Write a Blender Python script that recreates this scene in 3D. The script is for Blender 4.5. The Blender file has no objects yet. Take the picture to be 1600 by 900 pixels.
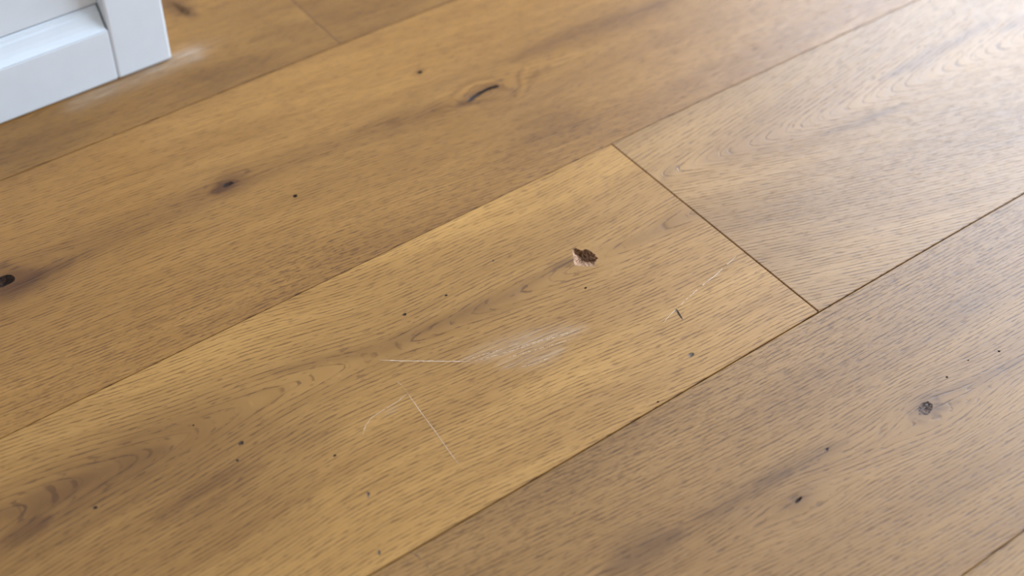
import bpy, bmesh, math, random
import numpy as np
from mathutils import Vector, Matrix
from mathutils.geometry import delaunay_2d_cdt

S = bpy.context.scene
C = S.collection
rng = np.random.default_rng(7)
random.seed(7)

# ------------------------------------------------------------------ camera
FPX = 2340.94                                   # focal length in pixels of a 1600 wide frame
CAM_H = 0.64957
CR = np.array([[0.80381414, 0.41223259, -0.42889056],
               [-0.59482278, 0.56700645, -0.56981535],
               [0.00828726, 0.71313952, 0.70097314]])
cam_d = bpy.data.cameras.new('camera')
cam = bpy.data.objects.new('camera', cam_d)
C.objects.link(cam)
cam.matrix_world = Matrix(((*CR[0], 0), (*CR[1], 0), (*CR[2], CAM_H), (0, 0, 0, 1)))
cam_d.sensor_width = 36
cam_d.lens = FPX * 36 / 1600
cam_d.clip_start = 0.02
cam_d.dof.use_dof = True
cam_d.dof.focus_distance = 0.905
cam_d.dof.aperture_fstop = 4.6
S.camera = cam

# ------------------------------------------------------------------ light and exposure
world = bpy.data.worlds.new('overcast_sky')
S.world = world
world.use_nodes = True
bg = world.node_tree.nodes['Background']
bg.inputs[0].default_value = (0.68, 0.82, 1.02, 1)
bg.inputs[1].default_value = 13.8
S.view_settings.view_transform = 'Standard'
S.view_settings.look = 'None'
S.view_settings.exposure = 0.0
S.view_settings.gamma = 1
S.view_settings.use_curve_mapping = False

WIN = dict(x=2.5, y0=-1.30, y1=2.35, z0=0.45, z1=2.0)      # daylight opening in the right wall
pl = bpy.data.lights.new('window_portal', 'AREA')
pl.shape = 'RECTANGLE'
pl.size = WIN['z1'] - WIN['z0']
pl.size_y = WIN['y1'] - WIN['y0']
pl.cycles.is_portal = True
po = bpy.data.objects.new('window_portal', pl)
C.objects.link(po)
po.location = (WIN['x'] + 0.06, (WIN['y0'] + WIN['y1']) / 2, (WIN['z0'] + WIN['z1']) / 2)
po.rotation_euler = (0, math.radians(90), 0)               # -Z looks to -X, into the room


# ------------------------------------------------------------------ helpers
def fl(px, py):
    """Floor point seen at a photo pixel (1600x900)."""
    d = CR @ np.array([(px - 800) / FPX, -(py - 450) / FPX, -1.0])
    t = CAM_H / -d[2]
    return np.array([d[0] * t, d[1] * t])


def lin(r, g, b):
    f = lambda c: (c / 255 / 12.92) if c / 255 <= 0.04045 else ((c / 255 + 0.055) / 1.055) ** 2.4
    return (f(r), f(g), f(b), 1)


def link(name, me, parent=None, mat=None, **props):
    o = bpy.data.objects.new(name, me)
    C.objects.link(o)
    if mat is not None:
        me.materials.append(mat)
    if parent is not None:
        o.parent = parent
    for k, v in props.items():
        o[k] = v
    return o


def box_bm(bm, x0, x1, y0, y1, z0, z1, bevel=0.0, seg=2):
    r = bmesh.ops.create_cube(bm, size=1)
    for v in r['verts']:
        v.co = Vector(((x0 + x1) / 2 + v.co.x * (x1 - x0), (y0 + y1) / 2 + v.co.y * (y1 - y0),
                       (z0 + z1) / 2 + v.co.z * (z1 - z0)))
    if bevel > 0:
        es = list({e for v in r['verts'] for e in v.link_edges})
        bmesh.ops.bevel(bm, geom=es, offset=bevel, segments=seg, affect='EDGES', profile=0.6)
    return bm


def box(name, x0, x1, y0, y1, z0, z1, mat, parent=None, bevel=0.0, **props):
    bm = bmesh.new()
    box_bm(bm, x0, x1, y0, y1, z0, z1, bevel)
    me = bpy.data.meshes.new(name)
    bm.to_mesh(me)
    bm.free()
    return link(name, me, parent, mat, **props)


def new_mat(name):
    m = bpy.data.materials.new(name)
    m.use_nodes = True
    nt = m.node_tree
    return m, nt, nt.nodes['Principled BSDF']


class G:
    """Tiny node-graph writer."""
    def __init__(self, nt):
        self.nt = nt

    def n(self, typ, **kw):
        nd = self.nt.nodes.new(typ)
        for k, v in kw.items():
            setattr(nd, k, v)
        return nd

    def set(self, sock, v):
        if isinstance(v, bpy.types.NodeSocket):
            self.nt.links.new(v, sock)
        else:
            sock.default_value = v

    def m(self, op, a, b=0.0, c=0.0, clamp=False):
        nd = self.n('ShaderNodeMath', operation=op, use_clamp=clamp)
        self.set(nd.inputs[0], a); self.set(nd.inputs[1], b); self.set(nd.inputs[2], c)
        return nd.outputs[0]

    def ss(self, x, a, b, lo=0.0, hi=1.0):
        nd = self.n('ShaderNodeMapRange', interpolation_type='SMOOTHSTEP')
        for i, v in enumerate((x, a, b, lo, hi)):
            self.set(nd.inputs[i], v)
        return nd.outputs[0]

    def mr(self, x, a, b, lo, hi):
        nd = self.n('ShaderNodeMapRange')
        for i, v in enumerate((x, a, b, lo, hi)):
            self.set(nd.inputs[i], v)
        return nd.outputs[0]

    def noise(self, vec, scale, detail=2.0, rough=0.5, dist=0.0):
        mp = self.n('ShaderNodeVectorMath', operation='MULTIPLY')
        self.set(mp.inputs[0], vec); mp.inputs[1].default_value = scale
        nd = self.n('ShaderNodeTexNoise')
        self.set(nd.inputs['Vector'], mp.outputs[0])
        nd.inputs['Scale'].default_value = 1.0
        nd.inputs['Detail'].default_value = detail
        nd.inputs['Roughness'].default_value = rough
        nd.inputs['Distortion'].default_value = dist
        return nd.outputs[0]

    def mix(self, f, a, b, mode='MIX'):
        nd = self.n('ShaderNodeMix', data_type='RGBA', blend_type=mode)
        self.set(nd.inputs[0], f); self.set(nd.inputs[6], a); self.set(nd.inputs[7], b)
        return nd.outputs[2]


# ------------------------------------------------------------------ oak material
def oak_material():
    m, nt, bs = new_mat('oak')
    g = G(nt)
    ga = g.n('ShaderNodeAttribute', attribute_name='grain').outputs['Vector']
    mk = g.n('ShaderNodeAttribute', attribute_name='masks')
    sp = g.n('ShaderNodeSeparateColor')
    nt.links.new(mk.outputs['Color'], sp.inputs[0])
    tone, dark, dust = sp.outputs[0], sp.outputs[1], sp.outputs[2]
    fleck = mk.outputs['Alpha']
    sx = g.n('ShaderNodeSeparateXYZ')
    nt.links.new(ga, sx.inputs[0])
    gr = sx.outputs[1]
    base = g.n('ShaderNodeObjectInfo').outputs['Color']

    n_big = g.noise(ga, (4.0, 28.0, 1.0), 2.0)
    n_mid = g.noise(ga, (9.0, 130.0, 1.0), 3.0, 0.6)
    n_fib = g.noise(ga, (40.0, 800.0, 1.0), 2.0, 0.6)
    # growth rings: a distorted periodic wave across the ring coordinate
    n_w = g.noise(ga, (6.0, 45.0, 1.0), 4.0, 0.6)
    ph = g.m('MULTIPLY_ADD', n_w, 15.0, g.m('MULTIPLY', gr, 2 * math.pi / 0.0025))
    wave = g.m('MULTIPLY_ADD', g.m('SINE', ph), 0.5, 0.5)
    n_d = g.noise(ga, (42.0, 260.0, 9.0), 3.0, 0.6, 0.3)
    fig = g.n('ShaderNodeAttribute', attribute_name='figure').outputs['Fac']
    ring = g.m('MULTIPLY', g.ss(wave, g.m('SUBTRACT', 1.0, g.m('MULTIPLY', fig, 0.5)), 1.0), g.ss(n_d, 0.30, 0.56))
    # pores: short dark dashes that gather in the rings
    n_p = g.noise(ga, (110.0, 900.0, 1.0), 2.0, 0.55, 0.25)
    pore = g.ss(g.m('MULTIPLY_ADD', ring, 0.14, n_p), 0.57, 0.70)
    n_q = g.noise(ga, (150.0, 650.0, 3.0), 2.0, 0.6, 0.6)
    fl_d = g.m('MULTIPLY', g.ss(n_q, 0.51, 0.66), fleck)
    n_l = g.noise(ga, (110.0, 800.0, 7.0), 2.0, 0.5)
    spark = g.ss(n_l, 0.66, 0.76)

    col = g.mix(g.mr(n_big, 0.3, 0.7, 0.0, 1.0), g.mix(1.0, base, (0.86, 0.82, 0.76, 1), 'MULTIPLY'),
                g.mix(1.0, base, (1.12, 1.13, 1.14, 1), 'MULTIPLY'))
    col = g.mix(g.mr(n_mid, 0.3, 0.7, 0.55, 0.0), col, g.mix(1.0, col, (0.74, 0.69, 0.60, 1), 'MULTIPLY'))
    col = g.mix(g.mr(n_fib, 0.35, 0.65, 0.45, 0.0), col, g.mix(1.0, col, (0.78, 0.74, 0.68, 1), 'MULTIPLY'))
    col = g.mix(g.m('MULTIPLY', ring, 0.60), col, g.mix(1.0, col, (0.66, 0.60, 0.50, 1), 'MULTIPLY'))
    col = g.mix(g.m('MULTIPLY', pore, 0.66), col, g.mix(1.0, col, (0.45, 0.38, 0.30, 1), 'MULTIPLY'))
    col = g.mix(g.m('MULTIPLY', fl_d, 0.85), col, g.mix(1.0, col, (0.52, 0.46, 0.38, 1), 'MULTIPLY'))
    col = g.mix(g.m('MULTIPLY', spark, 0.5), col, g.mix(1.0, col, (1.5, 1.5, 1.5, 1), 'MULTIPLY'))
    # broad tone of the board (red channel, 0.5 is neutral)
    col = g.mix(g.mr(tone, 0.0, 0.5, 1.0, 0.0), col, g.mix(1.0, col, (0.58, 0.52, 0.44, 1), 'MULTIPLY'))
    col = g.mix(g.mr(tone, 0.5, 1.0, 0.0, 1.0), col, g.mix(1.0, col, (1.5, 1.5, 1.5, 1), 'MULTIPLY'))
    # tannin stain round the knots, plus light falloff painted into the scratched board's corner
    dk = g.m('MULTIPLY', dark, g.mr(n_mid, 0.25, 0.7, 1.25, 0.75), clamp=True)
    col = g.mix(dk, col, g.mix(1.0, col, (0.30, 0.22, 0.15, 1), 'MULTIPLY'))
    # pale scuffing and dust that catches on the raised fibres
    n_s = g.noise(ga, (30.0, 1500.0, 5.0), 3.0, 0.65)
    ds = g.m('MULTIPLY', dust, g.ss(n_s, 0.43, 0.70, 0.10, 1.0), clamp=True)
    col = g.mix(ds, col, lin(205, 188, 168))
    nt.links.new(col, bs.inputs['Base Color'])
    nt.links.new(g.m('ADD', g.mr(n_fib, 0.3, 0.7, 0.34, 0.42), g.m('MULTIPLY', ds, 0.2)), bs.inputs['Roughness'])
    bs.inputs['IOR'].default_value = 1.505
    h = g.m('MULTIPLY', pore, -0.6)
    h = g.m('MULTIPLY_ADD', ring, -0.35, h)
    h = g.m('MULTIPLY_ADD', fl_d, -0.5, h)
    h = g.m('MULTIPLY_ADD', n_fib, 0.35, h)
    bp = g.n('ShaderNodeBump')
    bp.inputs['Strength'].default_value = 0.55
    bp.inputs['Distance'].default_value = 0.00022
    nt.links.new(h, bp.inputs['Height'])
    nt.links.new(bp.outputs[0], bs.inputs['Normal'])
    return m


def speckled(name, c0, c1, scale, rough=0.7, c2=None):
    m, nt, bs = new_mat(name)
    bs.inputs['Specular IOR Level'].default_value = 0.12
    g = G(nt)
    tc = g.n('ShaderNodeTexCoord').outputs['Object']
    n = g.noise(tc, (scale,) * 3, 4.0, 0.65, 0.8)
    col = g.mix(g.ss(n, 0.38, 0.6), c0, c1)
    if c2 is not None:
        col = g.mix(g.ss(g.noise(tc, (scale * 2.3,) * 3, 2.0), 0.6, 0.72), col, c2)
    nt.links.new(col, bs.inputs['Base Color'])
    bs.inputs['Roughness'].default_value = rough
    bp = g.n('ShaderNodeBump')
    bp.inputs['Strength'].default_value = 0.4
    bp.inputs['Distance'].default_value = 0.0004
    nt.links.new(n, bp.inputs['Height'])
    nt.links.new(bp.outputs[0], bs.inputs['Normal'])
    return m


OAK = oak_material()
M_GAP = speckled('gap_dirt', lin(40, 28, 20), lin(58, 44, 34), 300, 0.9)
M_KNOT = speckled('dark_knot', lin(26, 17, 13), lin(58, 40, 28), 700, 0.6, lin(120, 80, 60))
M_KNOT_GREY = speckled('grey_knot', lin(58, 44, 36), lin(116, 92, 76), 420, 0.6, lin(150, 138, 132))
M_KNOT_BROWN = speckled('brown_knot', lin(64, 40, 20), lin(100, 70, 38), 260, 0.6)
M_PIN = speckled('pin_knot', lin(44, 36, 30), lin(86, 68, 52), 900, 0.7)
M_DENT = speckled('dent', lin(80, 66, 54), lin(128, 106, 84), 900, 0.6, lin(170, 160, 150))
M_SCRATCH = speckled('scratched_fibre', lin(196, 162, 128), lin(224, 200, 174), 1200, 0.8)


def raw_wood():
    m, nt, bs = new_mat('raw_splintered_wood')
    g = G(nt)
    tc = g.n('ShaderNodeTexCoord').outputs['Object']
    n = g.noise(tc, (900.0, 420.0, 300.0), 3.0, 0.6, 0.8)
    col = g.mix(g.ss(n, 0.40, 0.62), lin(124, 84, 48), lin(188, 148, 116))
    nt.links.new(col, bs.inputs['Base Color'])
    bs.inputs['Roughness'].default_value = 0.85
    bp = g.n('ShaderNodeBump')
    bp.inputs['Strength'].default_value = 0.7
    bp.inputs['Distance'].default_value = 0.0006
    nt.links.new(n, bp.inputs['Height'])
    nt.links.new(bp.outputs[0], bs.inputs['Normal'])
    return m


M_RAW = raw_wood()


def paint(name, c, rough=0.4, wob=0.0005):
    m, nt, bs = new_mat(name)
    g = G(nt)
    tc = g.n('ShaderNodeTexCoord').outputs['Object']
    n = g.noise(tc, (60.0, 60.0, 60.0), 3.0)
    nt.links.new(g.mix(g.mr(n, 0.3, 0.7, 0.0, 1.0), tuple(v * 0.97 for v in c[:3]) + (1,), c), bs.inputs['Base Color'])
    bs.inputs['Roughness'].default_value = rough
    bs.inputs['Specular IOR Level'].default_value = 0.3
    bp = g.n('ShaderNodeBump')
    bp.inputs['Strength'].default_value = 0.25
    bp.inputs['Distance'].default_value = wob
    nt.links.new(n, bp.inputs['Height'])
    nt.links.new(bp.outputs[0], bs.inputs['Normal'])
    return m


M_WHITE = paint('white_satin_paint', lin(240, 244, 246), 0.5)
M_WALL = paint('wall_paint', lin(186, 184, 180), 0.9)
M_CEIL = paint('ceiling_paint', lin(188, 186, 182), 0.9)

# ------------------------------------------------------------------ room shell
X0, X1, Y0, Y1, ZC = -1.8, 2.5, -1.8, 3.2, 2.6
w = WIN
box('ceiling', X0 - .1, X1 + .15, Y0 - .1, Y1 + .1, ZC, ZC + .1, M_CEIL, kind='structure', label='plain white ceiling of the room')
box('wall_left', X0 - .1, X0, Y0 - .1, Y1 + .1, -.03, ZC, M_WALL, kind='structure', label='plain off-white wall opposite the window')
box('wall_front', X0, X1, Y0 - .1, Y0, -.03, ZC, M_WALL, kind='structure', label='plain off-white wall behind the viewer')
box('wall_back', X0, X1, Y1, Y1 + .1, -.03, ZC, M_WALL, kind='structure', label='plain off-white wall beyond the cabinet')
bm = bmesh.new()
box_bm(bm, X1, X1 + .15, Y0 - .1, w['y0'], -.03, ZC)
box_bm(bm, X1, X1 + .15, w['y1'], Y1 + .1, -.03, ZC)
box_bm(bm, X1, X1 + .15, w['y0'], w['y1'], -.03, w['z0'])
box_bm(bm, X1, X1 + .15, w['y0'], w['y1'], w['z1'], ZC)
me = bpy.data.meshes.new('wall_right'); bm.to_mesh(me); bm.free()
link('wall_right', me, None, M_WALL, kind='structure', label='off-white wall with the window that lights the floor')
win = bpy.data.objects.new('window_1', None); C.objects.link(win)
win.location = (X1 + .03, (w['y0'] + w['y1']) / 2, w['z0'])
win['kind'] = 'structure'; win['label'] = 'white framed window that lights the oak floor'
hy, hz = (w['y1'] - w['y0']) / 2, w['z1'] - w['z0']
for a in (-hy, hy - .05):
    box('frame_post', 0, .06, a, a + .05, 0, hz, M_WHITE, win)
for a in (0, hz - .05):
    box('frame_rail', 0, .06, -hy + .05, hy - .05, a, a + .05, M_WHITE, win)
box('mullion', 0.005, .055, -.025, .025, .05, hz - .05, M_WHITE, win)

# ------------------------------------------------------------------ floor boards
# seams run along x; the four seen in the photo bow by under a millimetre
SEAM_Y = [0.80930, 0.60101, 0.40101, 0.21946]
SEAM_BOW = [[-0.21028993, 0.21484472, -0.07114161, 0.00778239],
            [-0.01568265, 0.00353146, 0.00793692, -0.00191774],
            [-0.05729462, 0.07482409, -0.03032757, 0.00385022], [0.0]]
SEAM_RANGE = [(0.18, 0.56), (0.09, 0.86), (0.2, 0.74), (0, 1)]


def seam(k):
    def f(x):
        x = np.asarray(x, float)
        a, b = SEAM_RANGE[k]
        return SEAM_Y[k] + np.polyval(SEAM_BOW[k], np.clip(x, a, b))
    return f


def flat(y):
    return lambda x: np.full_like(np.asarray(x, float), y)


def poly_dist(px, pts):
    """Distance of points to a polyline, and the position along it (0..1)."""
    best = np.full(len(px), 1e9); par = np.zeros(len(px))
    pts = np.asarray(pts, float)
    seg = np.linalg.norm(np.diff(pts, axis=0), axis=1); cum = np.r_[0, np.cumsum(seg)]
    for i in range(len(pts) - 1):
        a, b = pts[i], pts[i + 1]; d = b - a
        t = np.clip(((px - a) @ d) / (d @ d), 0, 1)
        q = np.linalg.norm(px - (a + t[:, None] * d), axis=1)
        k = q < best
        best[k] = q[k]; par[k] = (cum[i] + t[k] * seg[i]) / cum[-1]
    return best, par


def inside(px, poly):
    poly = np.asarray(poly); n = len(poly); r = np.zeros(len(px), bool); j = n - 1
    for i in range(n):
        xi, yi = poly[i]; xj, yj = poly[j]
        c = ((yi > px[:, 1]) != (yj > px[:, 1])) & (px[:, 0] < (xj - xi) * (px[:, 1] - yi) / (yj - yi + 1e-15) + xi)
        r ^= c; j = i
    return r


def gauss_line(P, pts_px, width, amp, taper=True):
    """Soft streak along a polyline given by photo pixels on the floor; width in metres."""
    d, t = poly_dist(P, [fl(*p) for p in pts_px])
    wd = width * (np.clip(4 * t * (1 - t), 0.12, 1) ** 0.5 if taper else 1)
    return amp * np.exp(-(d / wd) ** 2)


def blob(P, px, py, ru, rv, amp, ang=0.0):
    c = fl(px, py); d = P - c
    ca, sa = math.cos(ang), math.sin(ang)
    u, v = d[:, 0] * ca + d[:, 1] * sa, -d[:, 0] * sa + d[:, 1] * ca
    return amp * np.exp(-(u / ru) ** 2 - (v / rv) ** 2)


def rotate(P, o, ang):
    d = P - np.asarray(o)
    ca, sa = math.cos(ang), math.sin(ang)
    return d[:, 0] * ca + d[:, 1] * sa, -d[:, 0] * sa + d[:, 1] * ca


def knot_warp(u, v, c, ang, ru, rv, k):
    """Grain lines bulge round a knot centred at c (grain frame)."""
    du, dv = u - c[0], v - c[1]
    e = np.exp(-(du / ru) ** 2 - (dv / rv) ** 2)
    return v - dv * k * e


def in_frame(p_px, o, ang):
    u, v = rotate(fl(*p_px)[None], o, ang)
    return u[0], v[0]


def grain_plain(P, o=(0, 0), ang=0.0, seed=0.0):
    u, v = rotate(P, o, ang)
    v = v + 0.004 * np.sin(u * 5.1 + seed) + 0.002 * np.sin(u * 13 + 2 * seed + v * 9)
    return u, v


def make_masks(n):
    return dict(tone=np.full(n, 0.5), dark=np.zeros(n), dust=np.zeros(n), fleck=np.zeros(n))


def board_field(kind, P):
    """Grain coordinates (u along, r across the rings) and masks for each board."""
    n = len(P); mk = make_masks(n); seed = 0.0
    if kind == 'cabinet_side':            # board that runs under the cabinet
        u, r = grain_plain(P, (0.3, 0.85), math.radians(-3), 1.3); seed = 11.0
        r = knot_warp(u, r, in_frame((281, 13), (0.3, 0.85), math.radians(-3)), 0, .05, .02, .8)
        mk['dark'] += gauss_line(P, [(258, 2), (283, 15), (300, 24)], .011, .75)
        mk['dark'] += gauss_line(P, [(395, 62), (460, 42), (502, 38)], .010, .32)
        mk['dark'] += gauss_line(P, [(300, 118), (345, 118), (420, 90)], .016, .22)
        mk['dark'] += gauss_line(P, [(0, 250), (60, 232), (140, 196)], .016, .22)
        mk['dust'] += gauss_line(P, [(120, 160), (190, 131), (262, 101), (300, 84)], .0085, .65, False)
        mk['dust'] += blob(P, 290, 85, .022, .009, .30)
    elif kind == 'cabinet_side_far':
        u, r = grain_plain(P, (0.5, 0.9), math.radians(-6), 2.2); seed = 17.0
        mk['tone'] += gauss_line(P, [(470, 5), (560, 40), (640, 10)], .03, -.12)
    elif kind == 'knotty':                # the wide board with the split knot
        o, a = fl(750, 150), math.radians(-5)
        u, r = grain_plain(P, o, a, 0.4); seed = 23.0
        for px, ru, rv, k in (((757, 146), .050, .022, .95), ((357, 288), .035, .010, .7),
                              ((6, 440), .045, .016, .9), ((613, 188), .020, .007, .7),
                              ((656, 113), .018, .006, .6), ((840, 100), .05, .012, .5)):
            r = knot_warp(u, r, in_frame(px, o, a), 0, ru, rv, k)
        # rings of the split knot
        ku, kv = in_frame((757, 146), o, a)
        e = np.sqrt(((u - ku) / 2.0) ** 2 + ((r * 0 + (P - o) @ np.array([-math.sin(a), math.cos(a)]) - kv)) ** 2)
        wgt = np.exp(-(e / .011) ** 4)
        r = r * (1 - wgt) + wgt * e * .9
        mk['dark'] += gauss_line(P, [(716, 166), (740, 150), (775, 136), (800, 140)], .0075, .5)
        mk['dark'] += gauss_line(P, [(560, 205), (612, 190), (680, 172), (735, 160)], .010, .28)
        mk['dark'] += gauss_line(P, [(600, 194), (613, 190), (626, 192)], .003, .35)
        mk['dark'] += gauss_line(P, [(0, 452), (60, 425), (120, 393), (200, 360), (290, 322), (340, 300), (362, 284)], .012, .42, False)
        mk['dark'] += gauss_line(P, [(0, 470), (60, 440), (110, 410)], .012, .3)
        mk['dark'] += gauss_line(P, [(362, 285), (430, 262), (520, 232), (600, 208), (680, 175)], .012, .30, False)
        mk['dark'] += gauss_line(P, [(330, 302), (348, 293), (368, 283)], .004, .7)
        mk['dark'] += gauss_line(P, [(645, 119), (656, 113), (664, 109)], .003, .5)
        mk['dark'] += gauss_line(P, [(800, 96), (868, 64), (905, 50), (1005, 16), (1050, -2)], .009, .36)
        mk['dark'] += gauss_line(P, [(830, 215), (870, 180), (900, 190)], .030, .20)
        mk['dark'] += gauss_line(P, [(770, 262), (860, 205), (950, 205)], .020, .16)
        mk['dark'] += gauss_line(P, [(704, 152), (722, 136), (745, 125), (770, 121), (790, 128)], .0026, .40)
        mk['tone'] += gauss_line(P, [(716, 148), (735, 135), (760, 128.5), (785, 129), (798, 137)], .0024, .22)
        mk['dark'] += gauss_line(P, [(740, 136), (765, 130.5), (785, 133)], .0022, .30)
        mk['dark'] += gauss_line(P, [(738, 163), (770, 158), (795, 152), (805, 143)], .004, .30)
        mk['dark'] += gauss_line(P, [(818, 104), (809, 118), (813, 134), (806, 150)], .0020, .42)
        mk['tone'] += gauss_line(P, [(824, 108), (817, 124), (820, 138)], .0018, .14)
        mk['dark'] += gauss_line(P, [(842, 106), (829, 124), (824, 144)], .0018, .36)
        mk['dark'] += gauss_line(P, [(862, 98), (842, 114), (834, 130)], .0020, .28)
        mk['dark'] += gauss_line(P, [(705, 180), (750, 172), (800, 166)], .003, .16)
        mk['dark'] += blob(P, 6, 428, .02, .006, .45) + blob(P, 36, 438, .014, .006, .5) + blob(P, 12, 441, .014, .0075, .8)
        mk['dark'] += blob(P, 4, 414, .006, .004, .5)
        mk['tone'] += gauss_line(P, [(0, 330), (200, 250), (450, 150), (700, 50), (900, -30)], .05, .08, False)
        mk['fleck'] += gauss_line(P, [(560, 400), (650, 345), (760, 290), (860, 235), (960, 200)], .045, .7, False)
        mk['fleck'] += gauss_line(P, [(-40, 690), (60, 620), (200, 560), (330, 500), (480, 430)], .038, .75, False)
    elif kind == 'scratched':             # the board in focus, with cathedral figure
        a0, a1 = fl(500, 585), fl(800, 468)
        a = math.atan2(*(a1 - a0)[::-1])
        o = fl(605, 545)
        u, v = rotate(P, o, a); seed = 31.0
        v = v - .05 * u + .10 * u * np.tanh((v - .05 * u) / .03) * .35
        v = v + .0022 * np.sin(u * 17) + .0012 * np.sin(u * 43 + 1)
        r = np.sqrt(v * v + .012 ** 2) - .075 * (np.sqrt(u * u + .02 ** 2))
        mk['tone'] += -.20 * np.exp(-(v / .030) ** 2) * np.clip(1 - (u - .12) * 3, .35, 1)
        mk['tone'] += .10 * np.exp(-((v - .085) / .03) ** 2)
        mk['dark'] += gauss_line(P, [(430, 583), (520, 562), (600, 545), (650, 520), (800, 457), (850, 430), (893, 407)], .0055, .33)
        mk['dark'] += gauss_line(P, [(0, 800), (60, 790), (150, 745), (250, 705)], .016, .34)
        mk['dark'] += gauss_line(P, [(0, 848), (60, 818), (75, 810)], .007, .35)
        mk['dark'] += gauss_line(P, [(250, 812), (330, 770), (400, 730)], .014, .22)
        mk['dark'] += gauss_line(P, [(940, 390), (1000, 372), (1060, 342), (1100, 330)], .006, .22)
        mk['dark'] += gauss_line(P, [(860, 418), (893, 407), (905, 410)], .004, .4)
        mk['dark'] += gauss_line(P, [(-60, 880), (120, 830), (300, 770), (480, 690)], .060, .46)  # dark heartwood, deepened to paint the light falling off toward this corner
        mk['dark'] += gauss_line(P, [(200, 690), (420, 610), (640, 540), (800, 480)], .030, .14)
        mk['dust'] += gauss_line(P, [(728, 562), (800, 540), (850, 527), (912, 512)], .0085, .42)
        mk['dust'] += gauss_line(P, [(780, 572), (840, 562), (880, 545)], .006, .3)
        mk['dust'] += blob(P, 611, 641, .004, .0014, .5)  # small pale smear
    elif kind == 'cathedral':             # pale board with nested arches, right of the butt joint
        o = fl(1046, 268)
        a = math.atan2(*(fl(1420, 118) - o)[::-1]) + math.radians(-2.0)
        u, v = rotate(P, o, a); seed = 43.0
        v = v + .003 * np.sin(u * 11 + .5)
        sgn = np.where(v > 0, .80, 1.0)
        r = np.sqrt((v * sgn) ** 2 + .006 ** 2) - .19 * np.clip(u, -.2, 2)
        mk['tone'] += .08 * np.exp(-(v / .03) ** 2)
        mk['dark'] += gauss_line(P, [(1280, 210), (1340, 195), (1372, 180), (1420, 160)], .003, .5)
        mk['dark'] += gauss_line(P, [(1375, 125), (1430, 100), (1460, 80), (1500, 62), (1560, 30)], .006, .45)
        mk['dark'] += gauss_line(P, [(1560, 50), (1590, 38), (1620, 15)], .005, .4)
        mk['dark'] += gauss_line(P, [(1035, 280), (1048, 266), (1060, 258)], .003, .4)
        mk['fleck'] += gauss_line(P, [(1240, 330), (1350, 290), (1500, 230), (1600, 180)], .03, .6, False)
        mk['tone'] += gauss_line(P, [(1130, 420), (1320, 330), (1500, 250), (1650, 180)], .03, -.10, False)
    elif kind == 'grey_knot':             # board along the lower right edge
        o, a = fl(1446, 638), math.radians(-3.5)
        u, r = grain_plain(P, o, a, 1.1); seed = 57.0
        for px, ru, rv, k in (((1446, 638), .040, .017, .92), ((1292, 703), .03, .008, .6), ((1247, 781), .035, .014, .85),
                              ((985, 872), .04, .012, .6)):
            r = knot_warp(u, r, in_frame(px, o, a), 0, ru, rv, k)
        mk['dark'] += blob(P, 1446, 638, .0115, .008, .55, math.radians(10)) + blob(P, 1247, 781, .012, .005, .5)
        mk['dark'] += gauss_line(P, [(1180, 756), (1240, 730), (1292, 702), (1325, 690)], .006, .4)
        mk['dark'] += gauss_line(P, [(1440, 622), (1480, 612), (1540, 585), (1600, 560)], .004, .32)
        mk['dark'] += gauss_line(P, [(1452, 619), (1465, 624), (1467, 640), (1458, 654)], .0016, .45)
        mk['dark'] += gauss_line(P, [(1418, 640), (1424, 655), (1446, 661), (1462, 656)], .0014, .30)
        mk['tone'] += gauss_line(P, [(1428, 655), (1447, 655), (1458, 644)], .0024, .10)
        mk['dark'] += gauss_line(P, [(1475, 640), (1485, 632), (1500, 622)], .0016, .30)
        mk['dark'] += gauss_line(P, [(950, 892), (985, 870), (1010, 855), (1060, 832)], .011, .45)
        mk['dark'] += gauss_line(P, [(1090, 806), (1120, 800), (1160, 775), (1230, 740)], .008, .3)
        mk['dark'] += blob(P, 1510, 482, .03, .012, .3) + blob(P, 900, 735, .06, .02, .22)
        mk['tone'] += -.06
        mk['fleck'] += gauss_line(P, [(700, 860), (950, 710), (1250, 530), (1400, 450), (1620, 330)], .055, .7, False)
    else:
        h = float(sum(map(ord, kind)) % 97)
        u, r = grain_plain(P, (h * .1, h * .07), math.radians((h % 7) - 3), h); seed = 60 + h
    mk['tone'] = np.clip(mk['tone'], 0, 1)
    for k in ('dark', 'dust', 'fleck'):
        mk[k] = np.clip(mk[k], 0, 1)
    return np.stack([u, r, np.full(n, seed)], 1), mk


def set_fields(me, kind, P):
    gv, mk = board_field(kind, P)
    a = me.attributes.new('grain', 'FLOAT_VECTOR', 'POINT')
    a.data.foreach_set('vector', gv.astype(np.float32).ravel())
    e = 2e-4
    rx = board_field(kind, P + (e, 0))[0][:, 1] - gv[:, 1]
    ry = board_field(kind, P + (0, e))[0][:, 1] - gv[:, 1]
    grad = np.clip(np.hypot(rx, ry) / e, 0.12, 1.0)          # thin the ring lines where the figure opens out
    c = me.attributes.new('figure', 'FLOAT', 'POINT')
    c.data.foreach_set('value', (grad ** 1.7).astype(np.float32))
    b = me.attributes.new('masks', 'FLOAT_COLOR', 'POINT')
    b.data.foreach_set('color', np.stack([mk['tone'], mk['dark'], mk['dust'], mk['fleck']], 1).astype(np.float32).ravel())


TH = 0.014          # board thickness
BEV = 0.00045       # eased edge


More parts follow.
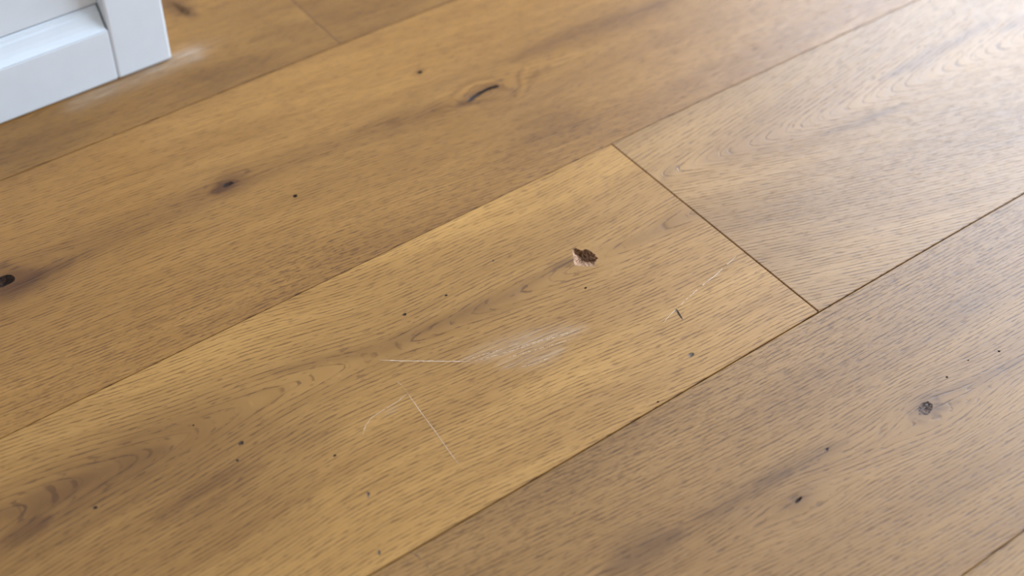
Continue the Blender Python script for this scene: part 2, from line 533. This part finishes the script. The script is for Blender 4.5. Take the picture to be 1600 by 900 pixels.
def make_board(kind, x0, x1, ylo, yhi, color, parent, step=0.0026, bev_end=None, gap=(.0002, .0002, .0002, .0002), cuts=(), label=None, dense=None):
    """One floor board: top face as a fine sheet with eased edges, sides, and holes where knots and damage sit.
    cuts: list of outlines (n,2). Returns the board."""
    xa, xb = x0 + gap[0], x1 - gap[1] + (BEV - bev_end if bev_end else 0)
    if dense:
        a, b = max(xa + BEV, dense[0]), min(xb - BEV, dense[1])
        xs = np.linspace(a, b, int((b - a) / step))
        if a > xa + BEV + .001:
            xs = np.r_[np.linspace(xa + BEV, a, int((a - xa) / .05) + 2)[:-1], xs]
        if b < xb - BEV - .001:
            xs = np.r_[xs, np.linspace(b, xb - BEV, int((xb - b) / .05) + 2)[1:]]
    else:
        xs = np.linspace(xa + BEV, xb - BEV, max(3, int((xb - xa) / step)))
    nv = max(3, int((float(yhi(xs[:1])[0]) - float(ylo(xs[:1])[0])) / step))
    lo, hi = ylo(xs) + gap[2], yhi(xs) - gap[3]
    tt = np.linspace(0, 1, nv)
    GX = np.repeat(xs[:, None], nv, 1)
    GY = (lo + BEV)[:, None] * (1 - tt) + (hi - BEV)[:, None] * tt
    nx = len(xs)
    V = np.stack([GX, GY, np.zeros_like(GX)], 2).reshape(-1, 3)
    idx = np.arange(nx * nv).reshape(nx, nv)
    keep = np.ones((nx - 1, nv - 1), bool)
    extra_v, extra_f = [], []
    base = len(V)
    # local re-meshing round every outline
    rects = []
    for c in cuts:
        c = np.asarray(c)
        i0 = max(np.searchsorted(xs, c[:, 0].min() - step) - 1, 0); i1 = min(np.searchsorted(xs, c[:, 0].max() + step), nx - 1)
        ym = np.array([c[:, 1].min() - step, c[:, 1].max() + step])
        im = (i0 + i1) // 2
        j0 = max(np.searchsorted(GY[im], ym[0]) - 1, 0); j1 = min(np.searchsorted(GY[im], ym[1]), nv - 1)
        rects.append([i0, i1, j0, j1, [c]])
    merged = True
    while merged:
        merged = False
        for p in range(len(rects)):
            for q in range(p + 1, len(rects)):
                A, B = rects[p], rects[q]
                if A[0] <= B[1] and B[0] <= A[1] and A[2] <= B[3] and B[2] <= A[3]:
                    rects[p] = [min(A[0], B[0]), max(A[1], B[1]), min(A[2], B[2]), max(A[3], B[3]), A[4] + B[4]]
                    rects.pop(q); merged = True; break
            if merged:
                break
    for i0, i1, j0, j1, cs in rects:
        keep[i0:i1, j0:j1] = False
        ids = idx[i0:i1 + 1, j0:j1 + 1]
        ring = np.r_[ids[:-1, 0], ids[-1, :-1], ids[:0:-1, -1], ids[0, :0:-1]]
        inner = ids[1:-1, 1:-1].ravel()
        ip = V[inner, :2]
        ok = np.ones(len(ip), bool)
        for c in cs:
            d, _ = poly_dist(ip, np.r_[c, c[:1]])
            ok &= (~inside(ip, c)) & (d > step * .35)
        inner = inner[ok]
        glob = list(ring) + list(inner)
        pts = [Vector(V[k, :2]) for k in glob]
        edges = [(k, (k + 1) % len(ring)) for k in range(len(ring))]
        for c in cs:
            s = len(pts)
            for p in c:
                pts.append(Vector(p)); glob.append(base + len(extra_v)); extra_v.append((p[0], p[1], 0.0))
            edges += [(s + k, s + (k + 1) % len(c)) for k in range(len(c))]
        vo, eo, fo, vorig, _, _ = delaunay_2d_cdt(pts, edges, [], 0, 1e-7)
        mp = [glob[o[0]] if o else None for o in vorig]
        for k, o in enumerate(mp):
            if o is None:
                mp[k] = base + len(extra_v); extra_v.append((vo[k].x, vo[k].y, 0.0))
        cen = np.array([[sum(vo[k].x for k in f) / len(f), sum(vo[k].y for k in f) / len(f)] for f in fo])
        hole = np.zeros(len(fo), bool)
        for c in cs:
            hole |= inside(cen, c)
        rect_poly = V[ring, :2]
        good = inside(cen, rect_poly) & ~hole
        for f, gd in zip(fo, good):
            if gd:
                extra_f.append(tuple(mp[k] for k in f))
    I, J = np.nonzero(keep)
    quads = np.stack([idx[I, J], idx[I + 1, J], idx[I + 1, J + 1], idx[I, J + 1]], 1)
    if extra_v:
        V = np.r_[V, np.array(extra_v)]
    # border: eased edge then the side down to the subfloor
    loop = np.r_[idx[:-1, 0], idx[-1, :-1], idx[:0:-1, -1], idx[0, :0:-1]]
    P = V[loop, :2]
    out = P.copy()
    L = len(loop)
    be = BEV if bev_end is None else bev_end
    on = lambda arr: np.isin(loop, arr)
    out[on(idx[0, :]), 0] -= BEV; out[on(idx[-1, :]), 0] += be
    out[on(idx[:, 0]), 1] -= BEV; out[on(idx[:, -1]), 1] += BEV
    b0 = len(V); V = np.r_[V, np.c_[P, np.zeros(L)]]           # own vertices, so the top keeps a flat normal
    b1 = len(V); V = np.r_[V, np.c_[out, np.full(L, -BEV * .8)]]
    b2 = len(V); V = np.r_[V, np.c_[out, np.full(L, -TH)]]
    k = np.arange(L); k2 = (k + 1) % L
    q1 = np.stack([b0 + k, b1 + k, b1 + k2, b0 + k2], 1)
    q2 = np.stack([b1 + k, b2 + k, b2 + k2, b1 + k2], 1)
    faces = quads.tolist() + [list(f) for f in extra_f] + q1.tolist() + q2.tolist()
    me = bpy.data.meshes.new('plank')
    me.from_pydata(V.tolist(), [], faces)
    nf = len(quads) + len(extra_f)
    sm = np.zeros(len(faces), bool); sm[:nf] = True
    me.polygons.foreach_set('use_smooth', sm)
    set_fields(me, kind, V[:, :2])
    me.update()
    o = link('plank', me, parent, OAK)
    o.color = color
    if label:
        o['label'] = label
    return o


def ell(px, py, ra, rb, ang=0.0, n=14, jit=.15):
    """Irregular outline on the floor: centre in photo pixels, radii in metres."""
    c = fl(px, py); a = math.radians(ang); pts = []
    for i in range(n):
        t = 2 * math.pi * i / n
        k = 1 + jit * (random.random() * 2 - 1)
        x, y = ra * k * math.cos(t), rb * k * math.sin(t)
        pts.append(c + np.array([x * math.cos(a) - y * math.sin(a), x * math.sin(a) + y * math.cos(a)]))
    return np.array(pts)


def pit(name, outline, mat, parent, depth, bottom=None, rings=3, label=None, jag=.2, kind_=None, color=None):
    """Sunken piece filling an outline: rim at the board's surface, floor at -depth."""
    c = outline.mean(0) if bottom is None else np.asarray(bottom)
    n = len(outline); V = [(p[0], p[1], 0.0) for p in outline]; F = []
    for r in range(1, rings):
        t = r / rings
        for p in outline:
            q = p * (1 - t) + c * t
            V.append((q[0], q[1], -depth * (t ** .6) * (1 + jag * (random.random() - .5))))
        for i in range(n):
            j = (i + 1) % n
            F.append(((r - 1) * n + i, (r - 1) * n + j, r * n + j, r * n + i))
    V.append((c[0], c[1], -depth))
    e = len(V) - 1
    for i in range(n):
        F.append(((rings - 1) * n + i, (rings - 1) * n + (i + 1) % n, e))
    me = bpy.data.meshes.new(name)
    me.from_pydata(V, [], F)
    bm = bmesh.new(); bm.from_mesh(me); bmesh.ops.recalc_face_normals(bm, faces=bm.faces)
    if sum(f.normal.z for f in bm.faces) < 0:
        bmesh.ops.reverse_faces(bm, faces=bm.faces)
    bm.to_mesh(me); bm.free()
    o = link(name, me, parent, mat)
    if label:
        o['label'] = label
    return o


def scratch(name, pts_px, width, parent, label=None, broken=0.0, mat=None, h=.00012, n=40):
    """A line of torn, raised fibres lying along a path on the board."""
    P = np.array([fl(*p) for p in pts_px])
    seg = np.r_[0, np.cumsum(np.linalg.norm(np.diff(P, axis=0), axis=1))]
    s = np.linspace(0, seg[-1], n)
    X = np.stack([np.interp(s, seg, P[:, 0]), np.interp(s, seg, P[:, 1])], 1)
    X[1:-1] = (X[:-2] + 2 * X[1:-1] + X[2:]) / 4
    T = np.gradient(X, axis=0); T /= np.linalg.norm(T, axis=1)[:, None]
    N = np.stack([-T[:, 1], T[:, 0]], 1)
    V, F = [], []
    prev = None; gone = False
    for i in range(n):
        e = min(1, 6 * min(i, n - 1 - i) / n + .25)
        wd = .72 * width * e * (.75 + .5 * random.random()) / 2
        p = X[i] + N[i] * (random.random() - .5) * width * .3
        b = len(V)
        V += [(*(p - N[i] * wd), .00002), (*p, h * (.6 + .8 * random.random())), (*(p + N[i] * wd), .00002)]
        if random.random() < (.35 if gone else broken * .35):
            gone = not gone
        if prev is not None and not (gone and broken > 0):
            F += [(prev, b, b + 1, prev + 1), (prev + 1, b + 1, b + 2, prev + 2)]
        prev = b
    me = bpy.data.meshes.new(name)
    me.from_pydata(V, [], F)
    bm = bmesh.new(); bm.from_mesh(me)
    bmesh.ops.delete(bm, geom=[v for v in bm.verts if not v.link_faces], context='VERTS')
    bmesh.ops.recalc_face_normals(bm, faces=bm.faces)
    for f in bm.faces:
        if f.normal.z < 0:
            f.normal_flip()
    bm.to_mesh(me); bm.free()
    o = link(name, me, parent, mat or M_SCRATCH)
    if label:
        o['label'] = label
    return o


floor = box('floor', X0, X1, Y0, Y1, -.030, -TH, M_GAP, kind='structure',
            label='wide oak plank floor with knots, scratches and a gouge')

VX0, VX1 = -0.05, 1.25                         # finely meshed stretch of the boards in view
BUTT, BUTT_FAR = 0.53653, 0.4480

# --- outlines of knots and damage
k_split = np.array([fl(*p) for p in [(727, 161), (732, 156), (738, 149.5), (746, 144), (755, 140), (765, 135.5), (776, 132.5), (781, 134.5),
                                      (775, 138), (765, 140.5), (757, 144.5), (750, 149), (743, 153.5), (736, 159)]])
k_small = ell(356, 288.5, .0042, .0021, 5)
k_black = ell(4, 440, .0082, .0048, -4, 18, .10)
k_pin1 = ell(656, 113, .0022, .0015)
k_pin2 = ell(461, 306.5, .0016, .0015, 0, 12, .08)
k_curl = ell(612, 189, .0016, .0009)
cuts_b = [k_split, k_small, k_black, k_pin1, k_pin2]

rim_px = [(894, 389), (900, 387.4), (903.5, 389.6), (907, 390.4), (910, 391.6), (913, 389.6), (918, 389.4), (921, 391.6), (925, 393.6), (927, 396.6),
          (929.5, 396.8), (931, 400.5), (935, 403.4), (931.5, 405.8), (932, 408), (929.2, 411.2), (929.5, 413), (927.3, 416.2), (924, 415), (920.5, 417), (916, 416), (913, 416.4),
          (909, 415), (906, 416), (901.2, 414.8), (897, 413.4), (896.6, 409), (896.2, 405), (895.8, 400), (895, 396)]
k_gouge = np.array([fl(*p) for p in rim_px])
c_pins = [(632, 491.5, .0017, .0014), (697, 461.5, .0013, .0009), (770, 407.5, .0012, .0008), (915, 450, .0014, .0009), (1028, 628, .0012, .0008),
          (376.5, 692.5, .0021, .0017), (371, 719.5, .0012, .0009), (523, 712, .0013, .0009), (148.5, 793.5, .0017, .0011), (302, 664.5, .0009, .0006)]
k_cpin = [ell(a, b, r1, r2) for a, b, r1, r2 in [(a, b, r1 * .8, r2 * .8) for a, b, r1, r2 in c_pins]]
c_dents = [(575, 773, .0019, .0009, 55), (592, 863, .0018, .0008, 70), (1079.5, 554.5, .0024, .0016, 20)]
k_cdent = [ell(a, b, r1, r2, g_, 12, .3) for a, b, r1, r2, g_ in c_dents]
k_slot = np.array([fl(*p) for p in [(1055, 483.5), (1057.5, 482.5), (1061, 488), (1067, 498.5), (1066, 499.5), (1063.5, 497), (1058, 490)]])
k_gknot = ell(1445, 638.5, .0060, .0038, 12, 18, .16)
k_dknot = ell(1248, 781, .0030, .0010, 10)
k_streak = ell(1292, 702.5, .0018, .0008, 15)
k_dpins = [ell(1561, 549, .0010, .0007), ell(1479.5, 589.5, .0009, .0007), ell(1513, 563, .0006, .0005)]
k_brown = np.array([fl(*p) for p in [(268, 4), (276, 5), (288, 11), (296, 15), (297, 22), (290, 24.5), (283, 20), (274, 12)]])

COL = {'A': lin(154, 109, 51), 'A2': lin(152, 107, 50), 'B': lin(167, 119, 58), 'C': lin(182, 134, 70), 'C2': lin(169, 126, 72), 'D': lin(165, 121, 66)}

# --- boards seen in the photo
gA = .00025
A1 = make_board('cabinet_side', -1.05, BUTT_FAR, seam(0), flat(1.0093), COL['A'], floor, .004, None, (gA, .00012, .0004, gA), [k_brown], None, (VX0, VX1))
A2 = make_board('cabinet_side_far', BUTT_FAR, 2.0, seam(0), flat(1.0093), COL['A2'], floor, .005, None, (.00012, gA, .0004, gA), (), None, (VX0, VX1))
B1 = make_board('knotty', -0.6, 1.75, seam(1), seam(0), COL['B'], floor, .0026, None, (gA, gA, .00026, .0004), cuts_b,
                'oak board with a split knot and dark mineral streaks', (VX0, VX1))
C1 = make_board('scratched', -1.5, BUTT, seam(2), seam(1), COL['C'], floor, .0024, .00016, (gA, .0004, .00045, .00026), [k_gouge, k_slot] + k_cpin + k_cdent,
                'golden oak board with a gouge and pale scratches', (VX0, VX1))
C2 = make_board('cathedral', BUTT, 2.15, seam(2), seam(1), COL['C2'], floor, .0024, None, (.0004, gA, .00045, .00026), (),
                'pale oak board with nested arched grain', (VX0, VX1))
D1 = make_board('grey_knot', -0.2, 1.9, seam(3), seam(2), COL['D'], floor, .0026, None, (gA, gA, gA, .00045), [k_gknot, k_dknot, k_streak] + k_dpins,
                'brown oak board with a grey round knot', (VX0, VX1))
E1 = make_board('e1', -0.9, 1.4, flat(.0195), seam(3), COL['C2'], floor, .006, None, (gA,) * 4, (), None, (.3, .9))
# --- boards beyond the frame, to the walls
rows = [(1.0093, 1.2093), (1.2093, 1.4093), (1.4093, 1.6093), (1.6093, 1.8093), (1.8093, 2.0093), (2.0093, 2.2093), (2.2093, 2.4093), (2.4093, 2.6093),
        (2.6093, 2.8093), (2.8093, 3.0093), (3.0093, 3.2), (-.1805, .0195), (-.3805, -.1805), (-.5805, -.3805), (-.7805, -.5805), (-.9805, -.7805),
        (-1.1805, -.9805), (-1.3805, -1.1805), (-1.5805, -1.3805), (-1.8, -1.5805)]
cols = list(COL.values())
jobs = []
for n_, (ya, yb) in enumerate(rows):
    xj = X0 + [1.3, 2.1, .7, 1.7][n_ % 4]
    jobs += [(X0, xj, flat(ya), flat(yb)), (xj, xj + 1.9 if xj + 1.9 < X1 - .3 else X1, flat(ya), flat(yb))]
    if xj + 1.9 < X1 - .3:
        jobs.append((xj + 1.9, X1, flat(ya), flat(yb)))
for a_, b_, k0, k1 in ((X0, -1.05, seam(0), flat(1.0093)), (2.0, X1, seam(0), flat(1.0093)), (X0, -.6, seam(1), seam(0)), (1.75, X1, seam(1), seam(0)),
                       (X0, -1.5, seam(2), seam(1)), (2.15, X1, seam(2), seam(1)), (X0, -.2, seam(3), seam(2)), (1.9, X1, seam(3), seam(2)),
                       (X0, -.9, flat(.0195), seam(3)), (1.4, X1, flat(.0195), seam(3))):
    jobs.append((a_, b_, k0, k1))
for n_, (a_, b_, k0, k1) in enumerate(jobs):
    make_board('out%d' % (n_ * 7), a_, b_, k0, k1, cols[n_ * 5 % len(cols)], floor, .05, None, (gA,) * 4)

# --- knots, pins and damage set into the boards
pit('knot', k_brown, M_KNOT_BROWN, A1, .0002, label='brown oval knot beside the cabinet')
pit('knot', k_split, M_KNOT, B1, .0022, label='black curved split in a knot')
pit('knot', k_small, M_KNOT, B1, .0008, label='small dark knot at the end of a streak')
pit('knot', k_black, M_KNOT, B1, .003, label='black knot hole with a reddish rim')
for c_ in (k_pin1, k_pin2):
    pit('pin_knot', c_, M_PIN, B1, .0014)
for c_ in k_cpin:
    pit('pin_knot', c_, M_PIN if c_ is not k_cpin[2] else M_DENT, C1, .0007)
for c_ in k_cdent:
    pit('dent', c_, M_DENT, C1, .0006)
pit('dent', k_slot, M_DENT, C1, .0007, label='short slanted dent with a pale edge')
pit('knot', k_gknot, M_KNOT_GREY, D1, .0008, label='grey round knot with pale flecks')
pit('knot', k_dknot, M_KNOT, D1, .0008)
pit('knot', k_streak, M_KNOT_GREY, D1, .0004)
for c_ in k_dpins:
    pit('pin_knot', c_, M_PIN, D1, .0006)


def gouge(outline, parent):
    """Chip torn out of the board: steep walls on the window side, long splintered slope on the near side."""
    bz = -.0055
    t = (CAM_H - bz) / CAM_H
    b = fl(911, 404.5) * t                       # deepest point
    n = len(outline); V = [(p[0], p[1], 0.0) for p in outline]; F = []
    side = np.clip(((outline - outline.mean(0)) @ np.array([.98, .20])) / .005 * .5 + .34, 0, 1)
    near = [(.22, .16), (.50, .42), (.80, .80)]
    steep = [(.05, .55), (.22, .85), (.60, 1.0)]
    for r in range(3):
        for i, p in enumerate(outline):
            f = near[r][0] * (1 - side[i]) + steep[r][0] * side[i]
            z = near[r][1] * (1 - side[i]) + steep[r][1] * side[i]
            q = p * (1 - f) + b * f
            j = .70 + .60 * ((i * 7 + r * 3) % 5) / 4
            V.append((q[0], q[1], bz * min(z * j, 1)))
        for i in range(n):
            k = (i + 1) % n
            F.append((r * n + i, r * n + k, (r + 1) * n + k, (r + 1) * n + i))
    r = 3
    V.append((b[0], b[1], bz)); e = len(V) - 1
    for i in range(n):
        F.append((r * n + i, r * n + (i + 1) % n, e))
    me = bpy.data.meshes.new('gouge'); me.from_pydata(V, [], F)
    bm = bmesh.new(); bm.from_mesh(me); bmesh.ops.recalc_face_normals(bm, faces=bm.faces)
    if sum(f.normal.z for f in bm.faces) < 0:
        bmesh.ops.reverse_faces(bm, faces=bm.faces)
    bm.to_mesh(me); bm.free()
    return link('gouge', me, parent, M_RAW, label='deep splintered gouge of raw wood in the golden board')


gouge(k_gouge, C1)
scratch('scratch', [(593, 562.5), (630, 564), (680, 564.3), (735, 565)], .0008, C1, 'level pale scratch')
scratch('scratch', [(634, 610), (656, 642), (680, 674), (700, 703), (718, 728)], .0005, C1, 'long thin straight scratch')
scratch('scratch', [(567, 680), (571, 665), (582, 651), (600, 640), (617, 630), (632, 619), (640, 614)], .00042, C1, 'curved hairline scratch', .1)
scratch('scratch', [(1036, 505), (1046, 493), (1058, 482), (1072, 468), (1090, 452), (1112, 434)], .0006, C1, 'broken diagonal scratch', .45)
scratch('scratch', [(1104, 441), (1120, 428), (1135, 414), (1150, 401)], .0007, C1, 'short bright diagonal scratch', .1, n=24)
scratch('scratch', [(620, 596), (628, 602), (634, 610)], .0003, C1, None, .3, n=12)
for p_ in ([(728, 562), (770, 550), (812, 536)], [(735, 566), (790, 551), (850, 532), (905, 516)], [(800, 545), (850, 530), (915, 512)],
           [(790, 560), (842, 545), (896, 529)], [(812, 574), (836, 568), (858, 559)]):
    scratch('scratch', p_, .00042, C1, None, .6, h=.00008, n=110)
scratch('scratch', [(640, 862), (652, 868), (662, 878), (676, 896)], .0007, D1, None, .4, mat=M_DENT, n=20)

# ------------------------------------------------------------------ white cabinet
CX0, CX1, CF, CB, CH = -0.42, 0.3387, 0.8655, 1.34, 0.78
cab = bpy.data.objects.new('cabinet', None); C.objects.link(cab)
cab.location = (CX1, CF, 0)
cab['label'] = 'white painted panelled cabinet standing on the oak floor'
cab['category'] = 'cabinet'
SW = 0.0423


def cbox(name, x0, x1, y0, y1, z0, z1, bevel=.0008, **k):
    return box(name, x0 - CX1, x1 - CX1, y0 - CF, y1 - CF, z0, z1, M_WHITE, cab, bevel, **k)


cbox('stile', CX1 - SW, CX1, CF, CF + .022, .0006, CH, .0018)
cbox('stile', CX0, CX0 + SW, CF, CF + .022, .0006, CH, .0012)
ra, rb = CX0 + SW + .0002, CX1 - SW - .0002
cbox('bottom_rail', ra, rb, CF + .0004, CF + .022, .0006, .0425, .0012)
cbox('top_rail', ra, rb, CF + .0004, CF + .022, CH - .06, CH, .0012)
cbox('panel', ra, rb, CF + .0112, CF + .018, .0591, CH - .0763, .0004)


def moulding(z0, s):
    """Stepped ogee strip between rail and panel; s=+1 bottom, -1 top."""
    prof = [(.0006, 0), (.0020, .0012), (.0040, .0034), (.0058, .0064), (.0072, .0096), (.0078, .0112), (.0092, .0120), (.0098, .0140), (.0110, .0143), (.0114, .0152)]
    bm = bmesh.new(); rowsv = []
    for y, z in prof + [(.0180, .0152), (.0180, 0)]:
        rowsv.append([bm.verts.new((x - CX1, y, z0 + s * z)) for x in (ra + .0006, rb - .0012)])
    n = len(rowsv)
    for i in range(n):
        a, b = rowsv[i], rowsv[(i + 1) % n]
        bm.faces.new((a[0], a[1], b[1], b[0]))
    bm.faces.new([r[0] for r in rowsv]); bm.faces.new([r[1] for r in reversed(rowsv)])
    bmesh.ops.recalc_face_normals(bm, faces=bm.faces)
    me = bpy.data.meshes.new('moulding'); bm.to_mesh(me); bm.free()
    link('moulding', me, cab, M_WHITE)


moulding(.0428, 1)
moulding(CH - .0602, -1)
cbox('side_panel', CX1 - .018, CX1 - .0005, CF + .0225, CB, .0006, CH, .0006)
cbox('side_panel', CX0 + .0005, CX0 + .018, CF + .0225, CB, .0006, CH, .0006)
cbox('back_panel', CX0 + .0185, CX1 - .0185, CB - .012, CB, .0006, CH, .0006)
cbox('top_board', CX0 - .012, CX1 + .012, CF - .014, CB, CH + .0004, CH + .026, .003)
